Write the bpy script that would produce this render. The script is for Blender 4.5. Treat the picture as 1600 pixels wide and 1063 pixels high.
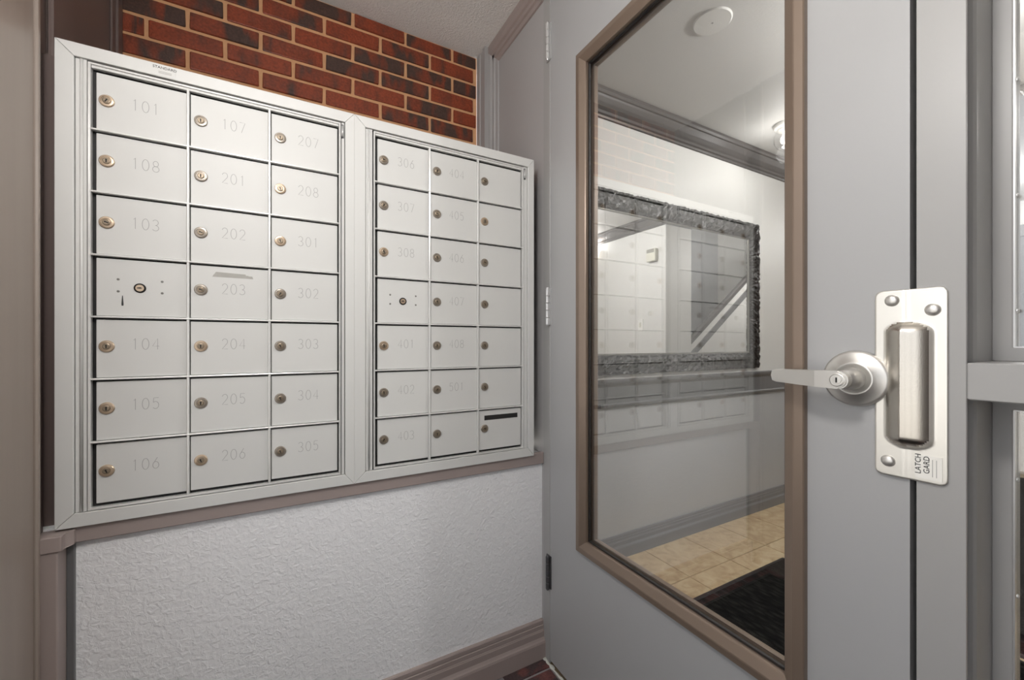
import bpy, bmesh, math, random
from mathutils import Vector, Matrix
random.seed(7)
PI = math.pi
S = bpy.context.scene
C = S.collection
for o in list(bpy.data.objects): bpy.data.objects.remove(o)

# ------------------------------------------------------------------ camera, sky, lights, exposure
cam_d = bpy.data.cameras.new('camera'); cam = bpy.data.objects.new('camera', cam_d); C.objects.link(cam)
cam.location = (0, 0, 1.09); cam.rotation_euler = (PI/2, 0, math.radians(61.03-90))
cam_d.sensor_width = 36; cam_d.lens = 636/1600*36; cam_d.shift_y = 5.5/1600; cam_d.clip_start = 0.01
S.camera = cam
S.view_settings.view_transform = 'Standard'; S.view_settings.look = 'None'; S.view_settings.gamma = 1
S.view_settings.use_curve_mapping = False
S.view_settings.exposure = 0.40
W = bpy.data.worlds.new('sky'); S.world = W; W.use_nodes = True
bg = W.node_tree.nodes['Background']; bg.inputs[0].default_value = (0.94, 0.965, 1.0, 1); bg.inputs[1].default_value = 1.5
sun_d = bpy.data.lights.new('sun', 'SUN'); sun_d.energy = 11; sun_d.angle = .01; sun_d.color = (1, .95, .88)
sun = bpy.data.objects.new('sun', sun_d); C.objects.link(sun); sun.rotation_euler = (math.radians(-16), math.radians(-10), 0)

def lamp_light(name, loc, power, r, parent=None, color=(1, .98, .96)):
    d = bpy.data.lights.new(name, 'POINT'); d.energy = power; d.shadow_soft_size = r; d.color = color
    o = bpy.data.objects.new(name, d); C.objects.link(o); o.location = loc
    if parent: o.parent = parent; o.location = Vector(loc) - parent.location
    return o

# ------------------------------------------------------------------ materials
MATS = {}
def srgb(r, g, b):
    f = lambda v: (v/255/12.92) if v/255 <= .04045 else ((v/255+.055)/1.055)**2.4
    return (f(r), f(g), f(b), 1)
def mat(name, col, rough=.5, metal=0., bump=None, vary=None, spec=.5, coat=0):
    """bump=(scale, strength, distance, stretch) vary=(scale, amount)"""
    m = bpy.data.materials.new(name); m.use_nodes = True; nt = m.node_tree; N = nt.nodes; L = nt.links
    p = N['Principled BSDF']; p.inputs['Base Color'].default_value = col; p.inputs['Roughness'].default_value = rough
    p.inputs['Metallic'].default_value = metal; p.inputs['Specular IOR Level'].default_value = spec; p.inputs['Coat Weight'].default_value = coat
    tc = N.new('ShaderNodeTexCoord')
    if vary:
        n = N.new('ShaderNodeTexNoise'); n.inputs['Scale'].default_value = vary[0]; n.inputs['Detail'].default_value = 5
        mp = N.new('ShaderNodeMapping'); L.new(tc.outputs['Object'], mp.inputs[0]); L.new(mp.outputs[0], n.inputs['Vector'])
        if len(vary) > 2: mp.inputs['Scale'].default_value = vary[2]
        r = N.new('ShaderNodeMix'); r.data_type = 'RGBA'
        a = vary[1]
        r.inputs[6].default_value = tuple(c*(1-a) for c in col[:3])+(1,); r.inputs[7].default_value = tuple(min(1, c*(1+a)) for c in col[:3])+(1,)
        L.new(n.outputs['Fac'], r.inputs[0]); L.new(r.outputs[2], p.inputs['Base Color'])
    if bump:
        n = N.new('ShaderNodeTexNoise'); n.inputs['Scale'].default_value = bump[0]; n.inputs['Detail'].default_value = 4
        mp = N.new('ShaderNodeMapping'); L.new(tc.outputs['Object'], mp.inputs[0]); L.new(mp.outputs[0], n.inputs['Vector'])
        if len(bump) > 3: mp.inputs['Scale'].default_value = bump[3]
        b = N.new('ShaderNodeBump'); b.inputs['Strength'].default_value = bump[1]; b.inputs['Distance'].default_value = bump[2]
        L.new(n.outputs['Fac'], b.inputs['Height']); L.new(b.outputs[0], p.inputs['Normal'])
    MATS[name] = m
    return m
def glass_mat(name, tint, rough=0.0, f0=.045):
    m = bpy.data.materials.new(name); m.use_nodes = True; nt = m.node_tree; N = nt.nodes; L = nt.links
    N.remove(N['Principled BSDF'])
    t = N.new('ShaderNodeBsdfTransparent'); t.inputs[0].default_value = tint
    g = N.new('ShaderNodeBsdfGlossy'); g.inputs['Roughness'].default_value = rough
    # Schlick reflectance, the same from either side of the pane
    ge = N.new('ShaderNodeNewGeometry'); dt = N.new('ShaderNodeVectorMath'); dt.operation = 'DOT_PRODUCT'
    L.new(ge.outputs['Incoming'], dt.inputs[0]); L.new(ge.outputs['Normal'], dt.inputs[1])
    ab = N.new('ShaderNodeMath'); ab.operation = 'ABSOLUTE'; L.new(dt.outputs['Value'], ab.inputs[0])
    on = N.new('ShaderNodeMath'); on.operation = 'SUBTRACT'; on.inputs[0].default_value = 1; L.new(ab.outputs[0], on.inputs[1])
    pw = N.new('ShaderNodeMath'); pw.operation = 'POWER'; pw.inputs[1].default_value = 5; L.new(on.outputs[0], pw.inputs[0])
    fr = N.new('ShaderNodeMath'); fr.operation = 'MULTIPLY_ADD'; fr.inputs[1].default_value = 1-f0; fr.inputs[2].default_value = f0; L.new(pw.outputs[0], fr.inputs[0])
    x = N.new('ShaderNodeMixShader'); L.new(fr.outputs[0], x.inputs[0]); L.new(t.outputs[0], x.inputs[1]); L.new(g.outputs[0], x.inputs[2])
    L.new(x.outputs[0], N['Material Output'].inputs[0]); MATS[name] = m
    return m
def emit_mat(name, col, strength):
    m = mat(name, col, .4); p = m.node_tree.nodes['Principled BSDF']
    p.inputs['Emission Color'].default_value = col; p.inputs['Emission Strength'].default_value = strength
    return m
def brick_mat(name, cols, rough, scale):
    m = mat(name, cols[0], rough); nt = m.node_tree; N = nt.nodes; L = nt.links; p = N['Principled BSDF']
    tc = N.new('ShaderNodeTexCoord'); oi = N.new('ShaderNodeObjectInfo')
    add = N.new('ShaderNodeVectorMath'); add.operation = 'ADD'; mul = N.new('ShaderNodeMath'); mul.operation = 'MULTIPLY'; mul.inputs[1].default_value = 37.0
    L.new(oi.outputs['Random'], mul.inputs[0]); L.new(tc.outputs['Object'], add.inputs[0]); L.new(mul.outputs[0], add.inputs[1])
    mp = N.new('ShaderNodeMapping'); mp.inputs['Scale'].default_value = (1, 1, .35); L.new(add.outputs[0], mp.inputs[0])
    n1 = N.new('ShaderNodeTexNoise'); n1.inputs['Scale'].default_value = scale; n1.inputs['Detail'].default_value = 2; L.new(mp.outputs[0], n1.inputs['Vector'])
    a2 = N.new('ShaderNodeMath'); a2.operation = 'MULTIPLY_ADD'; a2.inputs[1].default_value = .28; L.new(oi.outputs['Random'], a2.inputs[0]); L.new(n1.outputs['Fac'], a2.inputs[2])
    sub = N.new('ShaderNodeMath'); sub.operation = 'SUBTRACT'; sub.inputs[1].default_value = .14; L.new(a2.outputs[0], sub.inputs[0])
    cr = N.new('ShaderNodeValToRGB'); e = cr.color_ramp.elements
    e[0].position = .40; e[0].color = cols[1]; e[1].position = .66; e[1].color = cols[2]
    k = e.new(.49); k.color = cols[0]
    L.new(sub.outputs[0], cr.inputs[0])
    n2 = N.new('ShaderNodeTexNoise'); n2.inputs['Scale'].default_value = 130; n2.inputs['Detail'].default_value = 4; L.new(add.outputs[0], n2.inputs['Vector'])
    mr = N.new('ShaderNodeMapRange'); mr.inputs[1].default_value = .3; mr.inputs[2].default_value = .7; mr.inputs[3].default_value = .7; mr.inputs[4].default_value = 1.2
    L.new(n2.outputs['Fac'], mr.inputs[0])
    mx = N.new('ShaderNodeVectorMath'); mx.operation = 'SCALE'; L.new(cr.outputs[0], mx.inputs[0]); L.new(mr.outputs[0], mx.inputs['Scale'])
    L.new(mx.outputs[0], p.inputs['Base Color'])
    b = N.new('ShaderNodeBump'); b.inputs['Strength'].default_value = .5; b.inputs['Distance'].default_value = .002
    L.new(n2.outputs['Fac'], b.inputs['Height']); L.new(b.outputs[0], p.inputs['Normal'])
    return m
def tile_mat():
    m = mat('tile', srgb(200, 172, 128), .35); nt = m.node_tree; N = nt.nodes; L = nt.links; p = N['Principled BSDF']
    tc = N.new('ShaderNodeTexCoord'); oi = N.new('ShaderNodeObjectInfo')
    mul = N.new('ShaderNodeMath'); mul.operation = 'MULTIPLY'; mul.inputs[1].default_value = 29.0
    add = N.new('ShaderNodeVectorMath'); add.operation = 'ADD'
    L.new(oi.outputs['Random'], mul.inputs[0]); L.new(tc.outputs['Object'], add.inputs[0]); L.new(mul.outputs[0], add.inputs[1])
    n = N.new('ShaderNodeTexNoise'); n.inputs['Scale'].default_value = 16; n.inputs['Detail'].default_value = 9; n.inputs['Distortion'].default_value = 1.2
    L.new(add.outputs[0], n.inputs['Vector'])
    cr = N.new('ShaderNodeValToRGB'); e = cr.color_ramp.elements
    e[0].position = .32; e[0].color = srgb(172, 146, 112); e[1].position = .68; e[1].color = srgb(206, 186, 152)
    k = e.new(.5); k.color = srgb(194, 170, 134)
    L.new(n.outputs['Fac'], cr.inputs[0]); L.new(cr.outputs[0], p.inputs['Base Color'])
def mat_mat():
    m = mat('mat_black', (.006, .006, .006, 1), .95, spec=.1); nt = m.node_tree; N = nt.nodes; L = nt.links; p = N['Principled BSDF']
    tc = N.new('ShaderNodeTexCoord'); v = N.new('ShaderNodeTexVoronoi'); v.inputs['Scale'].default_value = 55
    mp = N.new('ShaderNodeMapping'); mp.inputs['Scale'].default_value = (1, .35, 1); mp.inputs['Rotation'].default_value = (0, 0, .78)
    L.new(tc.outputs['Object'], mp.inputs[0]); L.new(mp.outputs[0], v.inputs['Vector'])
    cr = N.new('ShaderNodeValToRGB'); e = cr.color_ramp.elements; e[0].color = (.022, .021, .019, 1); e[0].position = .1; e[1].color = (.004, .004, .004, 1); e[1].position = .6
    L.new(v.outputs['Distance'], cr.inputs[0]); L.new(cr.outputs[0], p.inputs['Base Color'])
    b = N.new('ShaderNodeBump'); b.inputs['Strength'].default_value = 1; b.inputs['Distance'].default_value = .004; b.invert = True
    L.new(v.outputs['Distance'], b.inputs['Height']); L.new(b.outputs[0], p.inputs['Normal'])
def stucco(name, col, scale, dist):
    m = mat(name, col, .55); nt = m.node_tree; N = nt.nodes; L = nt.links; p = N['Principled BSDF']
    tc = N.new('ShaderNodeTexCoord')
    n = N.new('ShaderNodeTexNoise'); n.inputs['Scale'].default_value = scale; n.inputs['Detail'].default_value = 3; n.inputs['Distortion'].default_value = .6
    L.new(tc.outputs['Object'], n.inputs['Vector'])
    cr = N.new('ShaderNodeValToRGB'); e = cr.color_ramp.elements; e[0].position = .38; e[1].position = .70
    L.new(n.outputs['Fac'], cr.inputs[0])
    b = N.new('ShaderNodeBump'); b.inputs['Strength'].default_value = .7; b.inputs['Distance'].default_value = dist
    L.new(cr.outputs[0], b.inputs['Height']); L.new(b.outputs[0], p.inputs['Normal'])

mat('box_silver', srgb(212, 212, 210), .5, .08, vary=(6, .03))
mat('box_door', srgb(210, 210, 208), .52, .05, vary=(9, .035, (1, 1, .3)))
mat('box_bar', srgb(226, 226, 224), .28, .35)
mat('box_inner', srgb(22, 22, 22), .6)
mat('digit', srgb(158, 158, 157), .5)
mat('lock_rim_nickel', srgb(158, 149, 138), .32, .65, bump=(300, .3, .0005))
mat('lock_rim_brass', srgb(192, 172, 150), .32, .65, bump=(300, .3, .0005))
mat('lock_plug', srgb(146, 132, 114), .38, .6)
mat('keyhole', (.008, .007, .006, 1), .6)
mat('rivet', srgb(120, 118, 114), .5, .3)
mat('tape', srgb(170, 168, 163), .7, vary=(60, .15))
mat('slot_dark', srgb(38, 38, 38), .4)
mat('rust', srgb(120, 70, 45), .8)
brick_mat('brick', (srgb(124, 58, 36), srgb(76, 54, 46), srgb(144, 64, 36)), .5, 16)
brick_mat('paver', (srgb(98, 62, 60), srgb(70, 56, 57), srgb(116, 72, 68)), .75, 14)
mat('mortar', srgb(214, 164, 122), .9, bump=(180, .5, .002), vary=(40, .12))
mat('mortar_floor', srgb(140, 136, 136), .9, bump=(180, .5, .002), vary=(40, .12))
stucco('wall_white', srgb(234, 234, 236), 90, .0015)
stucco('ceiling_white', srgb(236, 234, 231), 120, .002)
mat('lobby_white', srgb(210, 209, 205), .5, bump=(60, .15, .001))
mat('lobby_grey', srgb(176, 177, 178), .5, bump=(60, .15, .001))
mat('lobby_ceiling', srgb(200, 199, 196), .6)
mat('door_grey', srgb(166, 166, 167), .38, bump=(220, .08, .0006), vary=(3, .03))
mat('frame_grey', srgb(160, 159, 158), .38, bump=(220, .08, .0006), vary=(3, .03))
mat('panel_grey', srgb(168, 166, 166), .38)
mat('trim_mauve', srgb(156, 143, 139), .4, vary=(5, .05))
mat('trim_dark', srgb(108, 94, 90), .4, vary=(5, .05))
mat('jamb_taupe', srgb(148, 136, 127), .4, vary=(30, .09, (1, 1, .05)), bump=(60, .2, .001, (1, 1, .05)))
mat('crown_dark', srgb(80, 77, 75), .45)
mat('base_grey', srgb(116, 117, 120), .42)
mat('rail_grey', srgb(100, 100, 101), .45)
mat('bronze', srgb(130, 114, 101), .35, .35)
mat('gasket', srgb(30, 26, 24), .6)
mat('steel', srgb(236, 233, 226), .36, .75, bump=(400, .05, .0003), vary=(20, .04))
mat('steel_brushed', srgb(196, 191, 183), .27, 1.0, bump=(900, .35, .0004, (1, 1, .4)))
mat('satin', srgb(214, 212, 208), .40, .85)
mat('hinge_steel', srgb(214, 214, 214), .32, .6)
mat('hinge_dark', srgb(96, 96, 98), .45, .6)
mat('ink', srgb(48, 48, 48), .6)
mat('ink_soft', srgb(176, 175, 172), .6)
mat('sticker', srgb(236, 234, 228), .5)
mat('caulk', srgb(206, 206, 200), .7, bump=(90, .6, .003))
mat('mirror_frame', (.010, .009, .008, 1), .16, bump=(120, .8, .004))
mat('mirror_bead', srgb(120, 118, 112), .3, .6)
mat('mirror', (.9, .9, .9, 1), .01, 1.0)
mat('plastic_white', srgb(228, 227, 222), .4)
mat('plastic_cream', srgb(206, 204, 190), .45)
mat('dark_wood', srgb(64, 60, 58), .45)
mat('far_dark', srgb(70, 68, 66), .5)
mat('concrete', srgb(170, 168, 164), .85, vary=(3, .08))
mat('grout', srgb(120, 104, 82), .9)
mat('warm_beige', srgb(196, 176, 156), .7)
tile_mat(); mat_mat()
glass_mat('glass', (.955, .96, .96, 1), f0=.15); glass_mat('glass_clear', (.97, .97, .97, 1))
emit_mat('globe', (1, .97, .94, 1), 66); mat('entry_paint', srgb(96, 90, 87), .6)
emit_mat('bulb', (1, .93, .82, 1), 6); emit_mat('shade_glow', (1, .95, .88, 1), .35)

# ------------------------------------------------------------------ mesh helpers
def bx(bm, x0, x1, y0, y1, z0, z1, mi=0):
    v = [bm.verts.new(p) for p in ((x0,y0,z0),(x1,y0,z0),(x1,y1,z0),(x0,y1,z0),(x0,y0,z1),(x1,y0,z1),(x1,y1,z1),(x0,y1,z1))]
    fs = [bm.faces.new([v[i] for i in f]) for f in ((0,3,2,1),(4,5,6,7),(0,1,5,4),(1,2,6,5),(2,3,7,6),(3,0,4,7))]
    for f in fs: f.material_index = mi
    return fs
def finish(bm, bevel=0, seg=1):
    if bevel: bmesh.ops.bevel(bm, geom=bm.edges[:], offset=bevel, segments=seg, affect='EDGES', profile=.5)
    bmesh.ops.recalc_face_normals(bm, faces=bm.faces[:])
def mesh_of(name, bm, mats, smooth=False):
    me = bpy.data.meshes.new(name); bm.to_mesh(me); bm.free()
    for m in (mats if isinstance(mats, (list, tuple)) else [mats]): me.materials.append(MATS[m])
    if smooth:
        for p in me.polygons: p.use_smooth = True
    return me
def link(name, me, parent=None, loc=(0,0,0), label=None):
    o = bpy.data.objects.new(name, me); C.objects.link(o); o.location = loc
    if parent: o.parent = parent
    if label: o['label'] = label
    return o
def box(name, x0, x1, y0, y1, z0, z1, m, parent=None, bevel=0, label=None, seg=1):
    """a box whose origin is its own centre; coordinates relative to parent"""
    cx, cy, cz = (x0+x1)/2, (y0+y1)/2, (z0+z1)/2
    bm = bmesh.new(); bx(bm, x0-cx, x1-cx, y0-cy, y1-cy, z0-cz, z1-cz); finish(bm, bevel, seg)
    return link(name, mesh_of(name, bm, m), parent, (cx, cy, cz), label)
def thing(name, label, cat, loc=(0,0,0), group=None, kind=None):
    o = bpy.data.objects.new(name, None); C.objects.link(o); o.location = loc; o.empty_display_size = .05
    return tag(o, label, cat, group, kind)
def tag(o, label, cat, group=None, kind=None):
    o['label'] = label; o['category'] = cat
    if group: o['group'] = group
    if kind: o['kind'] = kind
    return o
def struct(o, label, cat): return tag(o, label, cat, None, 'structure')
def rect_frame(bm, a0, a1, b0, b1, prof, fn, mi=None, close=True):
    """sweep a profile [(inset, depth)] round the rectangle a0..a1 x b0..b1 with mitred corners; fn(a,b,d)->xyz"""
    rings = []
    for ins, d in prof:
        rings.append([bm.verts.new(fn(a, b, d)) for a, b in ((a0+ins,b0+ins),(a1-ins,b0+ins),(a1-ins,b1-ins),(a0+ins,b1-ins))])
    n = len(rings)
    for i in range(n if close else n-1):
        r, q = rings[i], rings[(i+1) % n]
        for k in range(4):
            f = bm.faces.new((r[k], r[(k+1)%4], q[(k+1)%4], q[k]))
            if mi: f.material_index = mi[i]
def prism(bm, prof, fn, t0, t1):
    """extrude closed 2-D profile from t0 to t1; fn(u,v,t)->xyz"""
    A = [bm.verts.new(fn(u, v, t0)) for u, v in prof]; B = [bm.verts.new(fn(u, v, t1)) for u, v in prof]
    n = len(prof)
    for i in range(n): bm.faces.new((A[i], A[(i+1)%n], B[(i+1)%n], B[i]))
    bm.faces.new(A); bm.faces.new(B)
def lathe(bm, prof, fn, seg=20, mi=None):
    """prof [(r, h)] round an axis; fn(p, q, h)->xyz"""
    rings = []
    for r, h in prof:
        rings.append([bm.verts.new(fn(r*math.cos(2*PI*k/seg), r*math.sin(2*PI*k/seg), h)) for k in range(seg)] if r > 1e-6 else [bm.verts.new(fn(0, 0, h))])
    for i in range(len(rings)-1):
        a, b = rings[i], rings[i+1]
        for k in range(seg):
            l = (k+1) % seg
            vs = [a[k % len(a)], a[l % len(a)], b[l % len(b)], b[k % len(b)]]
            vs = list(dict.fromkeys(vs))
            if len(vs) > 2:
                f = bm.faces.new(vs)
                if mi: f.material_index = mi[i]
def text_mesh(txt, size, depth=.0002):
    cu = bpy.data.curves.new('t', 'FONT'); cu.body = txt; cu.size = size; cu.extrude = depth; cu.align_x = 'CENTER'; cu.align_y = 'CENTER'; cu.resolution_u = 3
    o = bpy.data.objects.new('t', cu); C.objects.link(o)
    dg = bpy.context.evaluated_depsgraph_get(); me = bpy.data.meshes.new_from_object(o.evaluated_get(dg))
    bpy.data.objects.remove(o); bpy.data.curves.remove(cu)
    return me

# ================================================================== STRUCTURE: vestibule
Y0 = 1.18       # mailbox face
WY = 1.20       # plastered wall under the mailboxes
BY = 1.673      # brick wall behind and above
DX = .785       # door and frame face
CZ = 2.37       # vestibule ceiling
LZ = 2.31       # lobby ceiling

struct(box('wall_lower', -.47, .785, WY, 1.30, 0, .705, 'wall_white'), 'white orange-peel textured wall below the mailboxes', 'wall')

# brick wall: mortar bed and every brick
wall_b = thing('wall_back', 'red brick wall with tan mortar above the mailboxes', 'wall', (0, BY, 0), kind='structure')
box('mortar_bed', -.4505, .747, .005, .10, 1.30, CZ, 'mortar', wall_b)
def brick_mesh(L, D, Hh, jit, m, nm):
    bm = bmesh.new(); bx(bm, -L/2, L/2, -D/2, D/2, -Hh/2, Hh/2)
    finish(bm, .0022, 1)
    for v in bm.verts: v.co += Vector([random.uniform(-jit, jit) for _ in range(3)])
    return mesh_of(nm, bm, m)
bmesh_ = [brick_mesh(.191, .06, .0545, .0010, 'brick', 'brick') for _ in range(4)]
pitch = .0658; z_line = 2.313
for k in range(-1, 10):
    zt = z_line + pitch - (k+1)*pitch - .0055
    zb = zt - .0545
    ph = .53 if k % 2 == 0 else .6305
    x = ph - .2032*6
    top = min(zt, CZ-.003)
    if top - zb < .01: continue
    while x < .747:
        a, b = max(x+.006, -.4505), min(x+.1972, .741)
        if b - a > .015:
            o = link('brick', random.choice(bmesh_), wall_b, ((a+b)/2, .03+random.uniform(-.0015, .0015), (top+zb)/2))
            o.scale = ((b-a)/.191, 1, (top-zb)/.0545)
        x += .2032

# ceilings
struct(box('ceiling', -1.5, .935, -1.3, BY+.1, CZ, CZ+.12, 'ceiling_white'), 'white textured ceiling of the entry vestibule', 'ceiling')
# vestibule floor: mortar bed and brick pavers
fl = thing('floor', 'dark red brick paver floor of the entry vestibule', 'floor', (0, 0, 0), kind='structure')
box('mortar_bed', -1.5, .80, -1.3, WY+.02, -.10, -.004, 'mortar_floor', fl)
pv = [brick_mesh(.196, .093, .04, .0012, 'paver', 'brick_paver') for _ in range(3)]
j = 0; y = 1.085
while y > -1.3:
    x = .675 - (.1 if j % 2 else 0)
    while x > -1.5:
        a, b = x-.098, min(x+.098, .783)
        o = link('brick_paver', random.choice(pv), fl, ((a+b)/2, y, -.02+random.uniform(-.0015, .001))); o.scale[0] = (b-a)/.196
        x -= .2045
    j += 1; y -= .1015
for i in range(6):
    o = link('brick_paver', pv[i % 3], fl, (.70-.2045*i, 1.166, -.02)); o.scale = (.83 if i == 0 else 1, .55, 1)

# outdoor ground beyond the porch
struct(box('ground', -14, .785, -14, 14, -.30, -.11, 'concrete'), 'pale concrete ground outside the entry', 'ground')

struct(box('wall_entry', -.45, DX, -.80, -.70, -.01, CZ, 'entry_paint'), 'taupe vestibule wall added behind the camera to darken the frame reveals', 'wall')  # unseen dark wall, added so the reveals facing it stay shaded
vl = thing('added_pendant', 'opal globe pendant added out of view to brighten the vestibule', 'pendant light', (-.15, .22, CZ))  # unseen lamp added as a light source, hung low to reach the ceiling
bm = bmesh.new(); lathe(bm, [(0,0),(.06,0),(.06,-.014),(.02,-.024),(.006,-.026),(.006,-.44),(.035,-.445),(.045,-.475),(0,-.475)], lambda p, q, z: (p, q, z), 32); finish(bm)
link('canopy', mesh_of('canopy', bm, 'plastic_white'), vl)
bm = bmesh.new(); lathe(bm, [(.043,-.465)]+[(.085*math.sin(a), -.54+.085*math.cos(a)) for a in [math.radians(32+148*k/14) for k in range(14)]]+[(0,-.625)], lambda p, q, z: (p, q, z), 32); finish(bm)
link('globe_shade', mesh_of('globe_shade', bm, 'globe', True), vl)

ed = thing('door_added', 'grey entry door added behind the camera, solid lower panel blocking low light', 'door', (-.60, 0, 0), kind='structure')  # unseen door, added to shape the daylight entering the vestibule
box('kick_shade_panel', -.045, 0, -.70, .86, .0, .60, 'frame_grey', ed, .002)  # added solid panel keeps low daylight off the lower grey door
box('door_head', -.045, 0, -.70, .86, 2.28, CZ, 'frame_grey', ed, .002)
for y in (-.66, .10, .82): box('door_stile', -.045, 0, y-.04, y+.04, .60, 2.28, 'frame_grey', ed, .002)
for y0, y1 in ((-.62, .06), (.14, .78)): box('glass_pane', -.026, -.020, y0, y1, .60, 2.28, 'glass_clear', ed)

# left: dark brown panelled reveal above mailboxes, taupe door jamb, post
wl = thing('wall_left', 'dark brown panelled side wall left of the brick', 'wall', (-.45, 0, 0), kind='structure')
box('wall_panel', -.12, 0, 1.10, BY+.1, 0, CZ, 'trim_dark', wl)
box('batten', 0, .006, 1.60, BY, 1.0, CZ, 'trim_dark', wl, .002)
box('batten', 0, .011, 1.628, BY-.004, 1.0, CZ, 'trim_dark', wl, .003)
box('batten', 0, .006, 1.24, 1.365, 1.0, CZ, 'trim_dark', wl, .002)
box('batten', 0, .012, 1.24, 1.305, 1.0, CZ, 'trim_dark', wl, .003)
t1 = thing('trim_1', 'taupe painted door jamb at the far left edge', 'door jamb', (-.43, 0, 0), kind='structure')
box('jamb_post', -.14, 0, .86, 1.143, -.005, CZ, 'jamb_taupe', t1, .003)
box('jamb_bead', -.10, .005, 1.143, 1.156, -.005, CZ, 'jamb_taupe', t1, .003)
box('jamb_return', -.10, -.008, 1.156, 1.20, -.005, CZ, 'trim_dark', t1, .002)
box('gap_shade_strip', -.02, .026, 1.225, 1.24, .705, 1.70, 'trim_dark', t1)  # dark strip added behind the mailbox gap to keep it from showing bright
t2 = thing('trim_2', 'short mauve post with square cap below the left mailbox corner', 'post', (-.42, 1.17, 0), kind='structure')
box('post_shaft', -.02, .018, -.015, .028, .12, .675, 'trim_mauve', t2, .002)
bm = bmesh.new(); prism(bm, [(-.022,-.018),(.024,-.018),(.024,.0),(.034,.012),(.034,.028),(-.022,.028)], lambda u, v, t: (u, v, t), .672, .703); finish(bm, .0015)
link('post_cap', mesh_of('post_cap', bm, 'trim_mauve'), t2)
box('post_strip', .018, .030, .022, .031, .12, .675, 'rail_grey', t2, .001)

# brown ledger board under the mailboxes
struct(box('trim_3', -.39, .785, 1.188, 1.20, .672, .712, 'trim_mauve', bevel=.002), 'brown ledger board running under both mailbox units', 'trim')
# baseboard with stepped profile (depth from wall, height)
def base_prof(th, h): return [(0,0),(th,0),(th,h*.42),(th*.92,h*.47),(th*.78,h*.5),(th*.62,h*.55),(th*.62,h*.70),(th*.55,h*.72),(th*.55,h*.735),(th*.5,h*.75),(th*.5,h*.85),(th*.38,h*.86),(th*.38,h*.875),(th*.42,h*.89),(th*.42,h*.97),(th*.3,h),(0,h)]
bm = bmesh.new(); prism(bm, base_prof(.022, .127), lambda u, v, t: (t, WY-u, v), -.39, .785); finish(bm)
struct(link('baseboard_back', mesh_of('baseboard_back', bm, 'trim_mauve')), 'mauve stepped baseboard under the white wall', 'baseboard')

# right side: fixed grey panel between brick wall and door frame
wr = thing('wall_right', 'grey painted fixed panel between brick wall and door frame', 'wall', (DX, 0, 0), kind='structure')
box('panel', 0, .06, 1.19, 1.66, 0, CZ, 'panel_grey', wr)
def mould(nm, a0, a1, prof, horizontal):
    bm = bmesh.new()
    if horizontal: prism(bm, prof, lambda u, v, t: (-u, t, v), a0, a1)
    else: prism(bm, prof, lambda u, v, t: (-u, v, t), a0, a1)
    finish(bm); return link(nm, mesh_of(nm, bm, 'panel_grey'), wr)
mould('edge_moulding', .705, CZ, [(0,1.53),(.006,1.532),(.008,1.548),(.014,1.552),(.014,1.568),(.020,1.574),(.024,1.590),(.0,1.592)], False)
mould('corner_post', .705, CZ, [(0,1.588),(.040,1.588),(.040,1.612),(.036,1.616),(.036,1.638),(.040,1.642),(.040,1.672),(0,1.672)], False)
mould('head_moulding', 1.19, 1.592, [(0,2.285),(.006,2.287),(.008,2.303),(.014,2.307),(.014,2.323),(.020,2.329),(.024,2.345),(.024,CZ),(0,CZ)], True)
for o in wr.children:
    if o.name.startswith('head_moulding'): o.data.materials[0] = MATS['trim_mauve']

# ================================================================== DOOR
D0, D1 = .2352, 1.1487
door = thing('door_1', 'grey metal door with tall bronze-framed glass and lever handle', 'door', (DX, D1, 0), kind='structure')
def P(y): return y - D1           # world y -> door local y
bm = bmesh.new()
# leaf as a slab with an opening for the glass
oa, ob_, oz0, oz1 = P(.385), P(.978), .475, 1.953
def ring_slab(bm, a0, a1, b0, b1, c0, c1, d0, d1, x0, x1):
    o_ = [(a0,b0),(a1,b0),(a1,b1),(a0,b1)]; i_ = [(c0,d0),(c1,d0),(c1,d1),(c0,d1)]
    V = {}
    for nm, pts in (('o', o_), ('i', i_)):
        for x in (x0, x1): V[nm, x] = [bm.verts.new((x, a, b)) for a, b in pts]
    for k in range(4):
        l = (k+1) % 4
        for x in (x0, x1): bm.faces.new((V['o',x][k], V['o',x][l], V['i',x][l], V['i',x][k]))
        for nm in 'oi': bm.faces.new((V[nm,x0][k], V[nm,x0][l], V[nm,x1][l], V[nm,x1][k]))
ring_slab(bm, P(D0), P(D1), .012, 2.30, oa, ob_, oz0, oz1, 0, .045); finish(bm)
link('door_leaf', mesh_of('door_leaf', bm, 'door_grey'), door)
for nm, sgn, xf in (('glass_frame', -1, 0.), ('glass_frame', 1, .045)):
    bm = bmesh.new()
    prof = [(0,0),(0,.010),(.002,.012),(.015,.013),(.018,.0125),(.034,.003),(.036,.001),(.036,-.012),(.018,-.012),(.018,0)]
    rect_frame(bm, P(.367), P(.996), .4574, 1.9714, prof, lambda a, b, d: (xf+sgn*d, a, b)); finish(bm)
    link(nm, mesh_of(nm, bm, 'bronze'), door)
bm = bmesh.new(); rect_frame(bm, P(.367)+.0365, P(.996)-.0365, .4574+.0365, 1.9714-.0365, [(0,0),(0,.006),(.0045,.006),(.0045,0)], lambda a, b, d: (.008+d, a, b)); finish(bm)
link('glazing_gasket', mesh_of('glazing_gasket', bm, 'gasket'), door)
box('glass_pane', .014, .020, P(.367)+.02, P(.996)-.02, .478, 1.95, 'glass', door)

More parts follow.
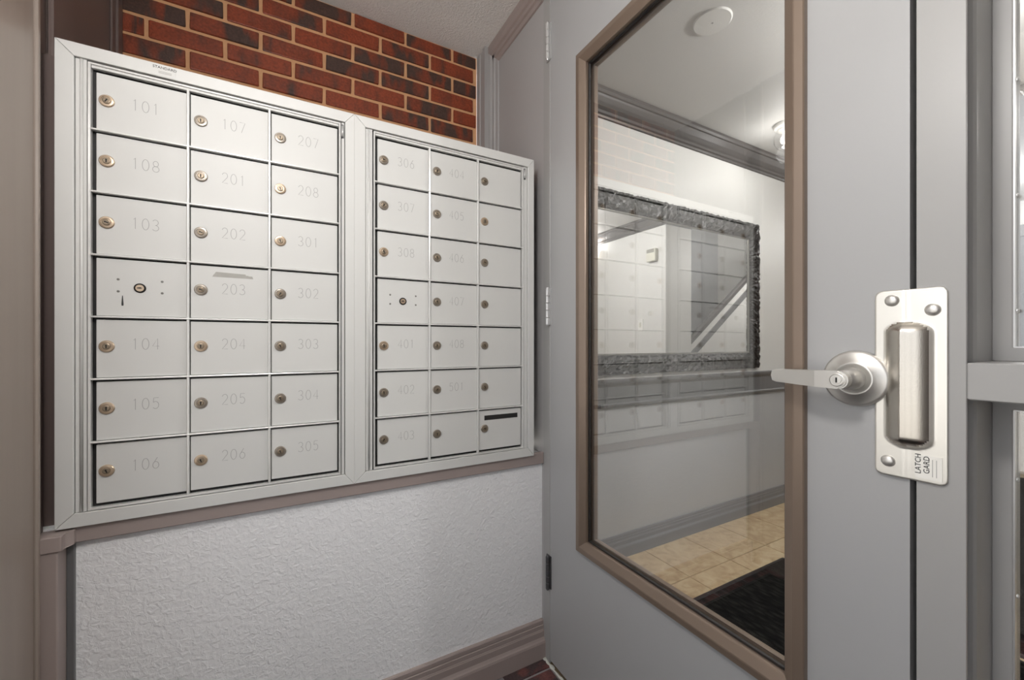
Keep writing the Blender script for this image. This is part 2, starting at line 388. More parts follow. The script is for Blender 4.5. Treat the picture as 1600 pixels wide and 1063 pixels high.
# hinges
for z0, z1, m in ((2.056, 2.179, 'hinge_steel'), (1.154, 1.277, 'hinge_steel'), (.256, .367, 'hinge_dark')):
    h = bpy.data.objects.new('hinge', None); C.objects.link(h); h.parent = door; h.location = (-.009, .003, (z0+z1)/2); h['label'] = 'steel butt hinge on the door edge'
    hh = (z1-z0)/2; n = 5
    for k in range(n):
        bm = bmesh.new(); a = -hh + 2*hh*k/n; b = a + 2*hh/n - .0012
        lathe(bm, [(0,a),(.0062,a),(.0070,a+.001),(.0070,b-.001),(.0062,b),(0,b)], lambda p, q, t: (p, q, t), 14); finish(bm)
        link('knuckle', mesh_of('knuckle', bm, m, False), h)
    bm = bmesh.new()
    for sg in (-1, 1): lathe(bm, [(0, sg*(hh+.004)), (.004, sg*(hh+.0035)), (.0055, sg*(hh+.0005)), (.0055, sg*(hh-.001)), (0, sg*(hh-.001))], lambda p, q, t: (p, q, t), 12)
    finish(bm); link('pin_tip', mesh_of('pin_tip', bm, m), h)
    box('leaf_plate', .006, .0085, -.010, .016, -hh, hh, m, h)

# lever handle (axis along -x)
lev = bpy.data.objects.new('lever_handle', None); C.objects.link(lev); lev.parent = door; lev.location = (0, P(.297), 1.0355); lev['label'] = 'satin chrome lever handle with round rose'
ax = lambda p, q, t: (-t, p, q)
bm = bmesh.new(); lathe(bm, [(0,0),(.0435,0),(.0435,.006),(.0425,.0095),(.039,.0115),(.027,.0135),(.0255,.016),(.023,.0165),(.021,.0145),(0,.0145)], ax, 48); finish(bm)
link('rose', mesh_of('rose', bm, 'satin', True), lev)
bm = bmesh.new(); lathe(bm, [(0,.012),(.0165,.012),(.0165,.030),(.0145,.034),(.0140,.050),(0,.050)], ax, 32); finish(bm)
link('spindle', mesh_of('spindle', bm, 'satin', True), lev)
# lever blade: hub circle blending into a flat bar toward the hinge side (+y)
bm = bmesh.new()
out = []
for k in range(17):
    a = PI/2 + PI*k/16
    out.append((.0135*math.cos(a), .0135*math.sin(a)))
bar = [(.03,-.0128),(.06,-.0118),(.095,-.0108),(.1015,-.0085),(.1035,0),(.1015,.0085),(.095,.0108),(.06,.0118),(.03,.0128)]
pts = out + bar
def xoff(y): return .0 if y < .02 else -.014*min(1, (y-.02)/.08)**1.3
A = [bm.verts.new((-.066-xoff(y), y, z)) for y, z in pts]; B = [bm.verts.new((-.049-xoff(y), y, z)) for y, z in pts]
n = len(pts)
for i in range(n): bm.faces.new((A[i], A[(i+1)%n], B[(i+1)%n], B[i]))
fa = bm.faces.new(A); fb = bm.faces.new(B)
bmesh.ops.bevel(bm, geom=list(set(fa.edges[:]+fb.edges[:])), offset=.0022, segments=2, affect='EDGES'); bmesh.ops.triangulate(bm, faces=[f for f in bm.faces if len(f.verts) > 4]); finish(bm)
link('lever', mesh_of('lever', bm, 'satin', False), lev)
bm = bmesh.new(); lathe(bm, [(.0098,.0655),(.0098,.0672),(.0088,.0676),(.0082,.0668),(.0062,.0668),(.0058,.0676),(0,.0678)], ax, 28, [0,0,0,0,0,0]); finish(bm)
bx(bm, -.0682, -.0678, -.0010, .0010, -.0038, .0038, 1)
link('key_cylinder', mesh_of('key_cylinder', bm, ['satin', 'keyhole'], False), lev)

# latch guard plate (door side proud, jog near the gap, pressed bulge in the middle)
lg = bpy.data.objects.new('latch_guard', None); C.objects.link(lg); lg.parent = door; lg.location = (0, P(.2345), 1.0315); lg['label'] = 'stainless latch guard plate with pressed bulge'
GW, GH = .0385, .1365
def guard_depth(y, z):
    jog = .004 if y > .006 else (.0018 if y < .001 else .0018+(.0022)*(y-.001)/.005)
    # pressed bulge, stadium shaped
    a = abs(y-.0005)/.026; 
    zc_ = .0905
    b = max(0, (abs(z+.001)-(zc_-.016))/.016)
    r = math.sqrt(min(4, (max(0, a-.0))**2 + b**2)) if b > 0 else a
    if r < 1:
        return jog + .0130*(1-r*r)**.9
    return jog
bm = bmesh.new(); NY, NZ = 40, 110; rr = .009
def clampc(y, z):
    # round the plate corners
    cy, cz = GW-rr, GH-rr
    if abs(y) > cy and abs(z) > cz:
        dy, dz = abs(y)-cy, abs(z)-cz; d = math.hypot(dy, dz); mxd = max(dy, dz)
        if d > 0: dy, dz = dy*mxd/d, dz*mxd/d
        y, z = math.copysign(cy+dy, y), math.copysign(cz+dz, z)
    return y, z
G = []
for i in range(NY+1):
    row = []
    for k in range(NZ+1):
        y, z = clampc(-GW+2*GW*i/NY, -GH+2*GH*k/NZ)
        row.append(bm.verts.new((-guard_depth(y, z)-.0015, y, z)))
    G.append(row)
for i in range(NY):
    for k in range(NZ):
        f = bm.faces.new((G[i][k], G[i+1][k], G[i+1][k+1], G[i][k+1]))
        y, z = G[i][k].co.y, G[i][k].co.z
        if guard_depth(y, z) > .0058: f.material_index = 1
bm.normal_update()
if G[2][2].link_faces[0].normal.x > 0: bmesh.ops.reverse_faces(bm, faces=bm.faces[:])
rim = [G[i][0] for i in range(NY)] + [G[NY][k] for k in range(NZ)] + [G[i][NZ] for i in range(NY, 0, -1)] + [G[0][k] for k in range(NZ, 0, -1)]
low = [bm.verts.new((min(v.co.x+.0018, 0), v.co.y, v.co.z)) for v in rim]
ctr = sum((v.co for v in low), Vector())/len(low)
nf = []
for i in range(len(rim)):
    l = (i+1) % len(rim); f = bm.faces.new((rim[i], rim[l], low[l], low[i])); f.smooth = False; nf.append(f)
bm.normal_update()
if nf[10].normal.z > 0: bmesh.ops.reverse_faces(bm, faces=nf)
link('guard_plate', mesh_of('guard_plate', bm, ['steel', 'steel_brushed'], True), lg)
bm = bmesh.new(); lathe(bm, [(.0085,0),(.0085,.0010),(.0075,.0028),(.0050,.0043),(.0025,.0049),(0,.005)], ax, 22); finish(bm)
bolt = mesh_of('carriage_bolt', bm, 'satin', True)
for y, z, d in ((.2532, 1.1531, .0055), (.2105, 1.1368, .0033), (.2576, .9165, .0055)):
    link('carriage_bolt', bolt, lg, (-d, y-.2345, z-1.0315))
st = box('sticker', -.0042, -.0036, -.0335, -.006, -.131, -.098, 'sticker', lg, label='paper sticker on the guard plate')
me = text_mesh('LATCH\nGARD', .0088); me.materials.append(MATS['ink'])
o = link('lettering', me, st, (-.0005, .006, .0035), 'grey letters LATCH GARD')
# rotate: reads from bottom to top, facing -x
o.rotation_euler = Matrix(((0, 0, -1), (0, -1, 0), (1, 0, 0))).transposed().to_euler()
M = Matrix(((0,0,-1),(0,1,0),(1,0,0)))       # local x -> +z, local y -> +y, normal -> -x
o.rotation_euler = M.to_euler()
for i in range(2): box('fine_print', -.0006, -.00035, -.0085+.004*i, -.0078+.004*i, -.012, .012, 'ink_soft', st)

# ------------------------------------------------------------------ hollow metal frame round the door and the sidelight
FR = .935
fr = thing('trim_4', 'grey hollow metal frame around the door', 'door frame', (DX, 0, 0), kind='structure')
box('hinge_jamb', 0, FR-DX, D1+.0025, 1.192, 0, CZ, 'frame_grey', fr, .0015)
box('hinge_stop', .049, FR-DX, D1-.013, D1+.004, 0, 2.30, 'frame_grey', fr)
box('frame_head', 0, FR-DX, D0-.006, D1+.0025, 2.304, CZ, 'frame_grey', fr, .0015)
box('latch_stop', .049, FR-DX, .2283, D0+.013, 0, 2.304, 'gasket', fr)
bm = bmesh.new()
for i in range(14):
    y = 1.188 - i*.011; r = random.uniform(.004, .010) * (1 if i < 6 else .6)
    bmesh.ops.create_icosphere(bm, subdivisions=2, radius=1, matrix=Matrix.Translation((-.004+random.uniform(-.002,.001), y, 0)) @ Matrix.Diagonal((r*.9, .012, r*.5, 1)))
link('caulk_bead', mesh_of('caulk_bead', bm, 'caulk', True), fr)

sl = thing('window_1', 'grey framed glass sidelight right of the door latch', 'window', (DX, .1795, 0), kind='structure')
Q = lambda y: y-.1795
bm = bmesh.new(); prism(bm, [(0,Q(.2282)),(0,.0006),(.0006,0),(.004,0),(.0046,.0006),(.0046,.016),(.040,.016),(.040,.003),(.043,0),(.150,0),(.150,Q(.2282))], lambda u, v, t: (u, v, t), 0, CZ)
finish(bm); link('mullion', mesh_of('mullion', bm, 'frame_grey'), sl)
SL0 = -.36
box('mullion', 0, FR-DX, Q(SL0-.05), Q(SL0), 0, CZ, 'frame_grey', sl, .0015)
box('sidelight_rail', 0, FR-DX, Q(SL0), 0, 1.0157, 1.0645, 'frame_grey', sl, .0015)
box('sidelight_head', 0, FR-DX, Q(SL0), 0, 2.304, CZ, 'frame_grey', sl, .0015)
box('sidelight_sill', 0, FR-DX, Q(SL0), 0, 0, .10, 'frame_grey', sl, .0015)
for z0, z1 in ((1.0645, 2.304), (.10, 1.0157)):
    bm = bmesh.new(); rect_frame(bm, Q(SL0), 0, z0, z1, [(0,.110),(.0195,.110),(.0195,.149),(0,.149)], lambda a, b, d: (d, a, b)); finish(bm, .001)
    stop = link('glazing_stop', mesh_of('glazing_stop', bm, 'frame_grey'), sl)
    bm = bmesh.new(); rect_frame(bm, Q(SL0)+.0195, -.0195, z0+.0195, z1-.0195, [(0,.112),(.0018,.112),(.0018,.120),(0,.120)], lambda a, b, d: (d, a, b)); finish(bm)
    link('glazing_bead', mesh_of('glazing_bead', bm, 'hinge_steel'), sl)
    box('glass_pane', .121, .126, Q(SL0)+.016, -.016, z0+.016, z1-.016, 'glass', sl)
    bm = bmesh.new(); lathe(bm, [(.0030,0),(.0030,.001),(.0018,.0022),(0,.0026)], lambda p, q, t: (p, -t, q), 10); finish(bm)
    scr = mesh_of('screw', bm, 'hinge_steel', True)
    for z in ([1.136+.1628*k for k in range(7)] if z0 > 1 else [.898-.164*k for k in range(5)]):
        link('screw', scr, sl, (.1155, -.0222, z))
struct(box('wall_storefront', DX, FR, -1.7, SL0-.05, 0, CZ+.12, 'panel_grey'), 'grey wall at the right end of the entry front', 'wall')
struct(box('wall_header', DX+.05, FR, -1.7, 1.7, CZ, CZ+.12, 'lobby_white'), 'white wall strip above the entry frame', 'wall')

# ================================================================== LOBBY (behind the glass)
IY = 1.55      # lobby wall with mirror
wn = thing('wall_lobby_left', 'pale lobby wall with chair rail behind the door glass', 'wall', (0, IY, 0), kind='structure')
box('upper_wall', .845, 5.6, 0, .12, .84, LZ+.2, 'lobby_white', wn)
box('lower_wall', .845, 5.6, .002, .12, 0, .84, 'lobby_grey', wn)
rp = [(0,.765),(.010,.767),(.016,.775),(.018,.784),(.010,.790),(.010,.872),(.016,.880),(.026,.890),(.030,.900),(.030,.908),(0,.910)]
bm = bmesh.new(); prism(bm, rp, lambda u, v, t: (t, IY-u, v), .936, 5.5); finish(bm)
struct(link('trim_5', mesh_of('chair_rail', bm, 'rail_grey')), 'grey chair rail running along the lobby wall under the mirror', 'chair rail')
crown = [(0,2.205),(.010,2.206),(.013,2.216),(.020,2.222),(.022,2.234),(.030,2.242),(.044,2.258),(.056,2.276),(.060,2.284),(.068,2.286),(.075,2.296),(.075,LZ),(0,LZ)]
bm = bmesh.new(); prism(bm, crown, lambda u, v, t: (t, IY-u, v), .936, 5.5); finish(bm)
struct(link('trim_6', mesh_of('crown', bm, 'crown_dark')), 'dark grey crown moulding along the lobby mirror wall', 'crown moulding')
bm = bmesh.new(); prism(bm, base_prof(.016, .118), lambda u, v, t: (t, IY-u, v), .936, 5.5); finish(bm)
struct(link('baseboard_lobby', mesh_of('baseboard_lobby', bm, 'base_grey')), 'grey stepped baseboard along the lobby tile floor', 'baseboard')
CX, CY = 3.10, .455       # corner of the facing wall
struct(box('wall_lobby_far', CX, 3.46, -1.7, CY, 0, LZ+.2, 'lobby_white'), 'white lobby wall facing the entry with switch and sconce', 'wall')
bm = bmesh.new()
# crown wraps the outside corner: along y on x=CX, then along x on y=CY
pathc = lambda u: [(CX-u, -1.6), (CX-u, CY+u), (3.46, CY+u)]
cols = [[bm.verts.new((x, y, v)) for x, y in pathc(u)] for u, v in crown]
for i in range(len(crown)):
    a, b = cols[i], cols[(i+1) % len(crown)]
    for k in range(2): bm.faces.new((a[k], a[k+1], b[k+1], b[k]))
finish(bm)
struct(link('trim_7', mesh_of('crown', bm, 'crown_dark')), 'dark crown moulding on the white facing wall seen in the mirror', 'crown moulding')
bm = bmesh.new(); cols = [[bm.verts.new((x, y, v)) for x, y in pathc(u)] for u, v in base_prof(.016, .118)]
for i in range(len(cols)):
    a, b = cols[i], cols[(i+1) % len(cols)]
    for k in range(2): bm.faces.new((a[k], a[k+1], b[k+1], b[k]))
finish(bm)
struct(link('baseboard_far', mesh_of('baseboard_far', bm, 'base_grey')), 'grey baseboard on the white facing wall', 'baseboard')
struct(box('wall_lobby_right', .935, 3.46, -1.8, -1.6, 0, LZ+.2, 'lobby_white'), 'white right-hand wall of the lobby', 'wall')
struct(box('ceiling_lobby', .935, 3.46, -1.7, IY+.1, LZ, LZ+.05, 'lobby_ceiling'), 'plain grey-white lobby ceiling', 'ceiling')
struct(box('ceiling_corridor', 3.46, 5.6, CY-.06, IY+.1, LZ, LZ+.05, 'lobby_ceiling'), 'plain white corridor ceiling past the lobby', 'ceiling')
struct(box('wall_stairwell', 3.46, 5.6, -.75, -.65, 0, 4.2, 'lobby_grey'), 'grey stairwell side wall behind the stairs', 'wall')
struct(box('ceiling_stairwell', 3.40, 5.6, -.75, CY, 4.2, 4.3, 'lobby_ceiling'), 'high stairwell ceiling', 'ceiling')
struct(box('wall_stairwell_upper', 3.40, 3.46, -.75, CY, LZ+.05, 4.2, 'lobby_white'), 'upper stairwell wall over the lobby', 'wall')
struct(box('wall_corridor_upper', 3.46, 5.6, CY-.06, CY, LZ+.05, 4.2, 'lobby_white'), 'upper stairwell wall over the corridor', 'wall')
we = thing('wall_corridor_end', 'end wall of the corridor with a dark door', 'wall', (5.5, 0, 0), kind='structure')
box('end_wall', 0, .12, -.75, IY+.1, 0, 4.2, 'lobby_white', we)
dr = thing('door_2', 'dark door with dark frame at the corridor end', 'door', (5.5, 1.0, 0), kind='structure')
box('door_leaf', -.03, 0, -.42, .42, .005, 2.0, 'far_dark', dr)
box('door_casing', -.04, 0, -.49, .49, 2.0, 2.10, 'crown_dark', dr, .004)
for s in (-1, 1): box('door_casing', -.04, 0, s*.455-.035, s*.455+.035, 0.005, 2.0, 'crown_dark', dr, .004)

# lobby floor: grout bed and each tile
ft = thing('floor_lobby', 'beige stone-look tile floor of the lobby', 'floor', (0, 0, 0), kind='structure')
box('grout_bed', .785, 5.6, -1.7, IY+.05, -.10, -.0025, 'grout', ft)
bm = bmesh.new(); bx(bm, -.1512, .1512, -.1512, .1512, -.006, 0)
finish(bm, .0012); tme = mesh_of('tile', bm, 'tile')
for i in range(-2, 13):
    for k in range(0, 11):
        xa, xb = 1.648+.306*i, 1.648+.306*(i+1); yb, ya = 1.568-.306*k, 1.568-.306*(k+1)
        if xa < .94: xa = .94-.002
        if yb < -1.5 or (xa > 3.45 and yb < .4) or xa > 5.4 or xb < 1.0: continue
        o = link('tile', tme, ft, ((xa+xb)/2, (ya+yb)/2, 0)); o.scale[0] = (xb-xa-.0036)/.3024
# mats
def floor_mat(x0, x1, y0, y1, label):
    t = thing('floor_mat', label, 'mat', ((x0+x1)/2, (y0+y1)/2, 0), 'black lobby mats'); hx, hy = (x1-x0)/2, (y1-y0)/2
    box('pile', -hx+.02, hx-.02, -hy+.02, hy-.02, .0005, .009, 'mat_black', t)
    bm = bmesh.new(); rect_frame(bm, -hx, hx, -hy, hy, [(0,.0005),(.006,.006),(.022,.0075),(.022,.0005)], lambda a, b, d: (a, b, d)); finish(bm)
    link('rubber_edge', mesh_of('rubber_edge', bm, 'gasket'), t)
floor_mat(.96, 2.205, -.10, 1.147, 'black ribbed entrance mat just behind the glass door')
floor_mat(2.225, 5.2, .20, 1.140, 'long black runner mat leading down the corridor')

floor_mat(-.40, .60, -.45, 1.10, 'unseen dark mat added over the vestibule pavers to hide their red reflection')  # added out of view so the glass reflects a dark floor

# mirror with ornate black frame
mi = thing('wall_mirror', 'large wall mirror in a wide black beaded frame', 'mirror', (1.83, IY, .90))
MX0, MX1, MZ0, MZ1 = -.85, .85, .033, .957
bm = bmesh.new()
prof = [(0,.002),(0,.016),(.006,.022),(.016,.024),(.022,.020),(.030,.020),(.045,.026),(.060,.030),(.075,.028),(.086,.020),(.092,.018),(.098,.012),(.100,.004)]
per = []
step = .012
def lerp(a, b, t): return a+(b-a)*t
na, nb = int((MX1-MX0)/step), int((MZ1-MZ0)/step)
sides = [(0, na), (1, nb), (2, na), (3, nb)]
rings = []
rnd = random.Random(3)
for side, cnt in sides:
    for q in range(cnt):
        t = q/cnt; ring = []
        for ins, d in prof:
            c4 = [(MX0+ins, MZ0+ins), (MX1-ins, MZ0+ins), (MX1-ins, MZ1-ins), (MX0+ins, MZ1-ins)]
            a, b = c4[side], c4[(side+1) % 4]
            jit = 0 if d < .006 else rnd.uniform(-.006, .008)
            out = rnd.uniform(-.002, .002) if ins < .01 else 0
            px, pz = lerp(a[0], b[0], t), lerp(a[1], b[1], t)
            if side in (0, 2): pz += out
            else: px += out
            ring.append(bm.verts.new((px, -d-jit, pz)))
        rings.append(ring)
for i in range(len(rings)):
    a, b = rings[i], rings[(i+1) % len(rings)]
    for k in range(len(prof)-1): bm.faces.new((a[k], b[k], b[k+1], a[k+1]))
finish(bm)
link('mirror_frame', mesh_of('mirror_frame', bm, 'mirror_frame', False), mi)
bm = bmesh.new(); rect_frame(bm, MX0+.098, MX1-.098, MZ0+.098, MZ1-.098, [(0,.006),(0,.012),(.006,.011),(.008,.006)], lambda a, b, d: (a, -d, b)); finish(bm)
link('inner_bead', mesh_of('inner_bead', bm, 'mirror_bead'), mi)
box('mirror_glass', MX0+.095, MX1-.095, -.006, -.002, MZ0+.095, MZ1-.095, 'mirror', mi)

# ceiling cover plate
bm = bmesh.new(); lathe(bm, [(.068,0),(.068,-.002),(.064,-.006),(.0,-.007)], lambda p, q, t: (p, q, t), 40); finish(bm)
cp = thing('ceiling_cover_plate', 'round blank white cover plate on the lobby ceiling', 'cover plate', (1.409, .980, LZ))
link('plate', mesh_of('plate', bm, 'lobby_white', False), cp)
bm = bmesh.new(); lathe(bm, [(.0035,-.006),(.0035,-.0075),(0,-.0085)], lambda p, q, t: (p, q, t), 12); finish(bm)
link('screw', mesh_of('screw', bm, 'rivet'), cp)

# ceiling lights
def ceiling_light(loc, label, power):
    t = thing('ceiling_light', label, 'ceiling light', loc, 'lobby ceiling lights')
    bm = bmesh.new(); lathe(bm, [(0,0),(.060,0),(.060,-.012),(.050,-.022),(.036,-.026),(.036,-.034),(0,-.034)], lambda p, q, z: (p, q, z), 32); finish(bm)
    link('canopy', mesh_of('canopy', bm, 'plastic_white', True), t)
    bm = bmesh.new(); lathe(bm, [(.034,-.030),(.046,-.040),(.056,-.060),(.056,-.095),(.044,-.120),(.024,-.132),(0,-.134)], lambda p, q, z: (p, q, z), 28); finish(bm)
    link('glass_shade', mesh_of('glass_shade', bm, 'glass_clear', True), t)
    bm = bmesh.new(); lathe(bm, [(0,-.034),(.010,-.036),(.011,-.052),(.022,-.072),(.025,-.086),(.020,-.100),(0,-.108)], lambda p, q, z: (p, q, z), 20); finish(bm)
    link('bulb', mesh_of('bulb', bm, 'bulb', True), t)
    lamp_light('light_bulb_glow', (loc[0], loc[1], loc[2]-.16), power, .05, t)
ceiling_light((2.43, 1.245, LZ), 'clear glass jar ceiling light by the crown moulding', 2.5)
ceiling_light((1.95, .30, LZ), 'extra glass jar ceiling light added to brighten the lobby', 42)  # added lamp, main light for the lobby
ceiling_light((4.5, 1.0, LZ), 'extra glass jar ceiling light added to brighten the corridor', 24)  # added lamp to light the corridor beyond

# wall sconce (half cone uplight), alarm box, switch
sc = thing('wall_sconce', 'white half-cone uplight sconce on the facing wall', 'sconce', (CX, -.55, 2.06))
bm = bmesh.new(); seg = 18
pr = [(.012,-.08),(.05,-.01),(.10,.075),(.106,.086)]
R = [[bm.verts.new((-r*math.sin(PI*k/seg), r*math.cos(PI*k/seg), h)) for k in range(seg+1)] for r, h in pr]
for i in range(len(R)-1):
    for k in range(seg): bm.faces.new((R[i][k], R[i][k+1], R[i+1][k+1], R[i+1][k]))
bmesh.ops.solidify(bm, geom=bm.faces[:], thickness=.003); finish(bm)
link('shade', mesh_of('shade', bm, 'shade_glow', True), sc)
box('back_plate', -.006, 0, -.03, .03, -.09, .05, 'plastic_white', sc, .002)
bm = bmesh.new(); lathe(bm, [(0,-.105),(.007,-.103),(.012,-.094),(.014,-.078),(0,-.078)], lambda p, q, z: (p-.012, q, z), 14); finish(bm)
link('finial', mesh_of('finial', bm, 'hinge_dark', True), sc)
lamp_light('sconce_glow', (CX-.05, -.55, 2.17), 5, .04, sc)
tb = thing('alarm_box', 'cream wall box with grille high on the facing wall', 'alarm box', (CX, .312, 1.945))
box('housing', -.045, 0, -.055, .055, -.065, .055, 'plastic_cream', tb, .004)
for i in range(4): box('grille_slat', -.049, -.044, -.045, .045, .018+.009*i, .022+.009*i, 'rivet', tb)
ls = thing('light_switch', 'white rocker light switch on the facing wall', 'light switch', (CX, .146, 1.275))
box('plate', -.006, 0, -.035, .035, -.058, .058, 'plastic_white', ls, .002)
box('rocker', -.010, -.005, -.011, .011, -.024, .024, 'plastic_cream', ls, .001)

# stairs
stt = thing('staircase', 'staircase with dark handrail rising away beyond the lobby', 'staircase', (3.50, -.10, 0))
run, rise = .255, .188
for i in range(8):
    box('riser', i*run, i*run+.02, -.53, .50, i*rise, (i+1)*rise-.028, 'lobby_grey', stt)
    box('tread', i*run-.025, (i+1)*run+.02, -.53, .50, (i+1)*rise-.028, (i+1)*rise, 'dark_wood', stt, .004)
bm = bmesh.new(); prism(bm, [(-.05, .0), (.12,.0), (8*run, 8*rise-.20), (8*run, 8*rise+.12), (-.05, .22)], lambda u, v, t: (u, t, v), .502, .540); finish(bm, .003)
link('stringer', mesh_of('stringer', bm, 'rail_grey'), stt)
bm = bmesh.new(); zz = .93; sl_ = rise/run
prism(bm, [(-.05,zz+.16-.05*sl_),(8*run,zz+.16+8*run*sl_),(8*run,zz+.225+8*run*sl_),(-.05,zz+.225-.05*sl_)], lambda u, v, t: (u, t, v), .495, .545); finish(bm, .008)
link('handrail', mesh_of('handrail', bm, 'dark_wood'), stt)
bm = bmesh.new(); prism(bm, [(-.05, .215), (8*run, 8*rise+.115), (8*run, zz+.165+8*run*sl_), (-.05, zz+.165-.05*sl_)], lambda u, v, t: (u, t, v), .508, .534); finish(bm)
link('balustrade_panel', mesh_of('balustrade_panel', bm, 'lobby_white'), stt)
bm = bmesh.new(); prism(bm, [(-.05, zz+.01-.05*sl_), (8*run, zz+.01+8*run*sl_), (8*run, zz+.09+8*run*sl_), (-.05, zz+.09-.05*sl_)], lambda u, v, t: (u, t, v), .500, .542); finish(bm, .004)
link('apron_band', mesh_of('apron_band', bm, 'rail_grey'), stt)
ceiling_light((4.4, -.10, 4.2), 'extra glass jar ceiling light added to brighten the stairs', 24)  # added lamp to light the stairwell

# ================================================================== MAILBOXES
UW = .5775; UZ0, UZ1 = .707, 1.717
ROWS = [1.674, 1.545, 1.413, 1.279, 1.147, 1.014, .880, .746]
# stroke digits on a 0..1 x 0..1 box
def arc(cx, cy, rx, ry, a0, a1, n=14): return [(cx+rx*math.cos(math.radians(a0+(a1-a0)*k/n)), cy+ry*math.sin(math.radians(a0+(a1-a0)*k/n))) for k in range(n+1)]
DIG = {'0': [arc(.5,.5,.46,.5,90,450,22)], '1': [[(.30,.84),(.52,1),(.52,0)]],
 '2': [arc(.5,.72,.42,.28,165,-35,12)+[(.08,0),(.95,0)]],
 '3': [arc(.45,.75,.40,.25,150,-90,12)+arc(.45,.25,.46,.25,90,-150,12)],
 '4': [[(.75,0),(.75,1),(.05,.30),(.98,.30)]],
 '5': [[(.88,1),(.22,1),(.14,.58)]+arc(.46,.33,.44,.33,125,-140,14)],
 '6': [[(.72,1),(.20,.50)]+arc(.5,.31,.42,.31,150,-210,20)],
 '7': [[(.06,1),(.94,1),(.36,0)]], '8': [arc(.5,.75,.36,.25,-90,270,16), arc(.5,.26,.45,.26,90,450,18)]}
def number_mesh(txt, h=.0245, w=.0125, sp=.0175, th=.00105):
    bm = bmesh.new(); x0 = -((len(txt)-1)*sp+w)/2
    for i, ch in enumerate(txt):
        for pl in DIG[ch]:
            pts = [Vector((x0+i*sp+a*w, (b-.5)*h)) for a, b in pl]
            V = []
            for k, p in enumerate(pts):
                d = (pts[min(k+1, len(pts)-1)]-pts[max(k-1, 0)]).normalized(); nrm = Vector((-d.y, d.x))*th/2
                V.append((bm.verts.new((p.x+nrm.x, -.0002, p.y+nrm.y)), bm.verts.new((p.x-nrm.x, -.0002, p.y-nrm.y))))
            for k in range(len(V)-1): bm.faces.new((V[k][0], V[k][1], V[k+1][1], V[k+1][0]))
    return mesh_of('number', bm, 'digit')
def lock_mesh(rim, kr):
    bm = bmesh.new(); f = lambda p, q, t: (p, -t, q)
    lathe(bm, [(.0128,0),(.0128,.0022),(.0115,.0036),(.0088,.0040),(.0082,.0030),(.0068,.0030),(.0066,.0046),(.0050,.0052),(0,.0052)], f, 26, [0,0,0,0,0,1,1,1])
    finish(bm)
    ca, sa = math.cos(kr), math.sin(kr)
    q = [(-.0011,-.0042),(.0011,-.0042),(.0011,.0005),(.0019,.0022),(0,.0036),(-.0019,.0022),(-.0011,.0005)]
    fc = bm.faces.new([bm.verts.new((a*ca-b*sa, -.0054, a*sa+b*ca)) for a, b in q]); fc.material_index = 2
    return mesh_of('lock', bm, [rim, 'lock_plug', 'keyhole'], False)
LOCKS = {(r, a): lock_mesh(r, a) for r in ('lock_rim_nickel', 'lock_rim_brass') for a in (0., .35, -.5, 1.2)}
def master_lock():
    bm = bmesh.new(); f = lambda p, q, t: (p, -t, q)
    lathe(bm, [(.0105,0),(.0105,.0012),(.0088,.0018),(.0078,.0008),(.0074,.0024),(0,.0026)], f, 26, [1,1,1,1,0]); finish(bm)
    fc = bm.faces.new([bm.verts.new((a, -.0028, b)) for a, b in [(-.0045,-.0010),(.0015,-.0012),(.0045,0),(.0015,.0018),(-.0045,.0010)]]); fc.material_index = 1
    return mesh_of('lock', bm, ['lock_rim_brass', 'keyhole'])
ML = master_lock()
bm = bmesh.new(); lathe(bm, [(.0026,0),(.0022,.0007),(0,.0010)], lambda p, q, t: (p, -t, q), 10); finish(bm); RIV = mesh_of('rivet', bm, 'rivet')

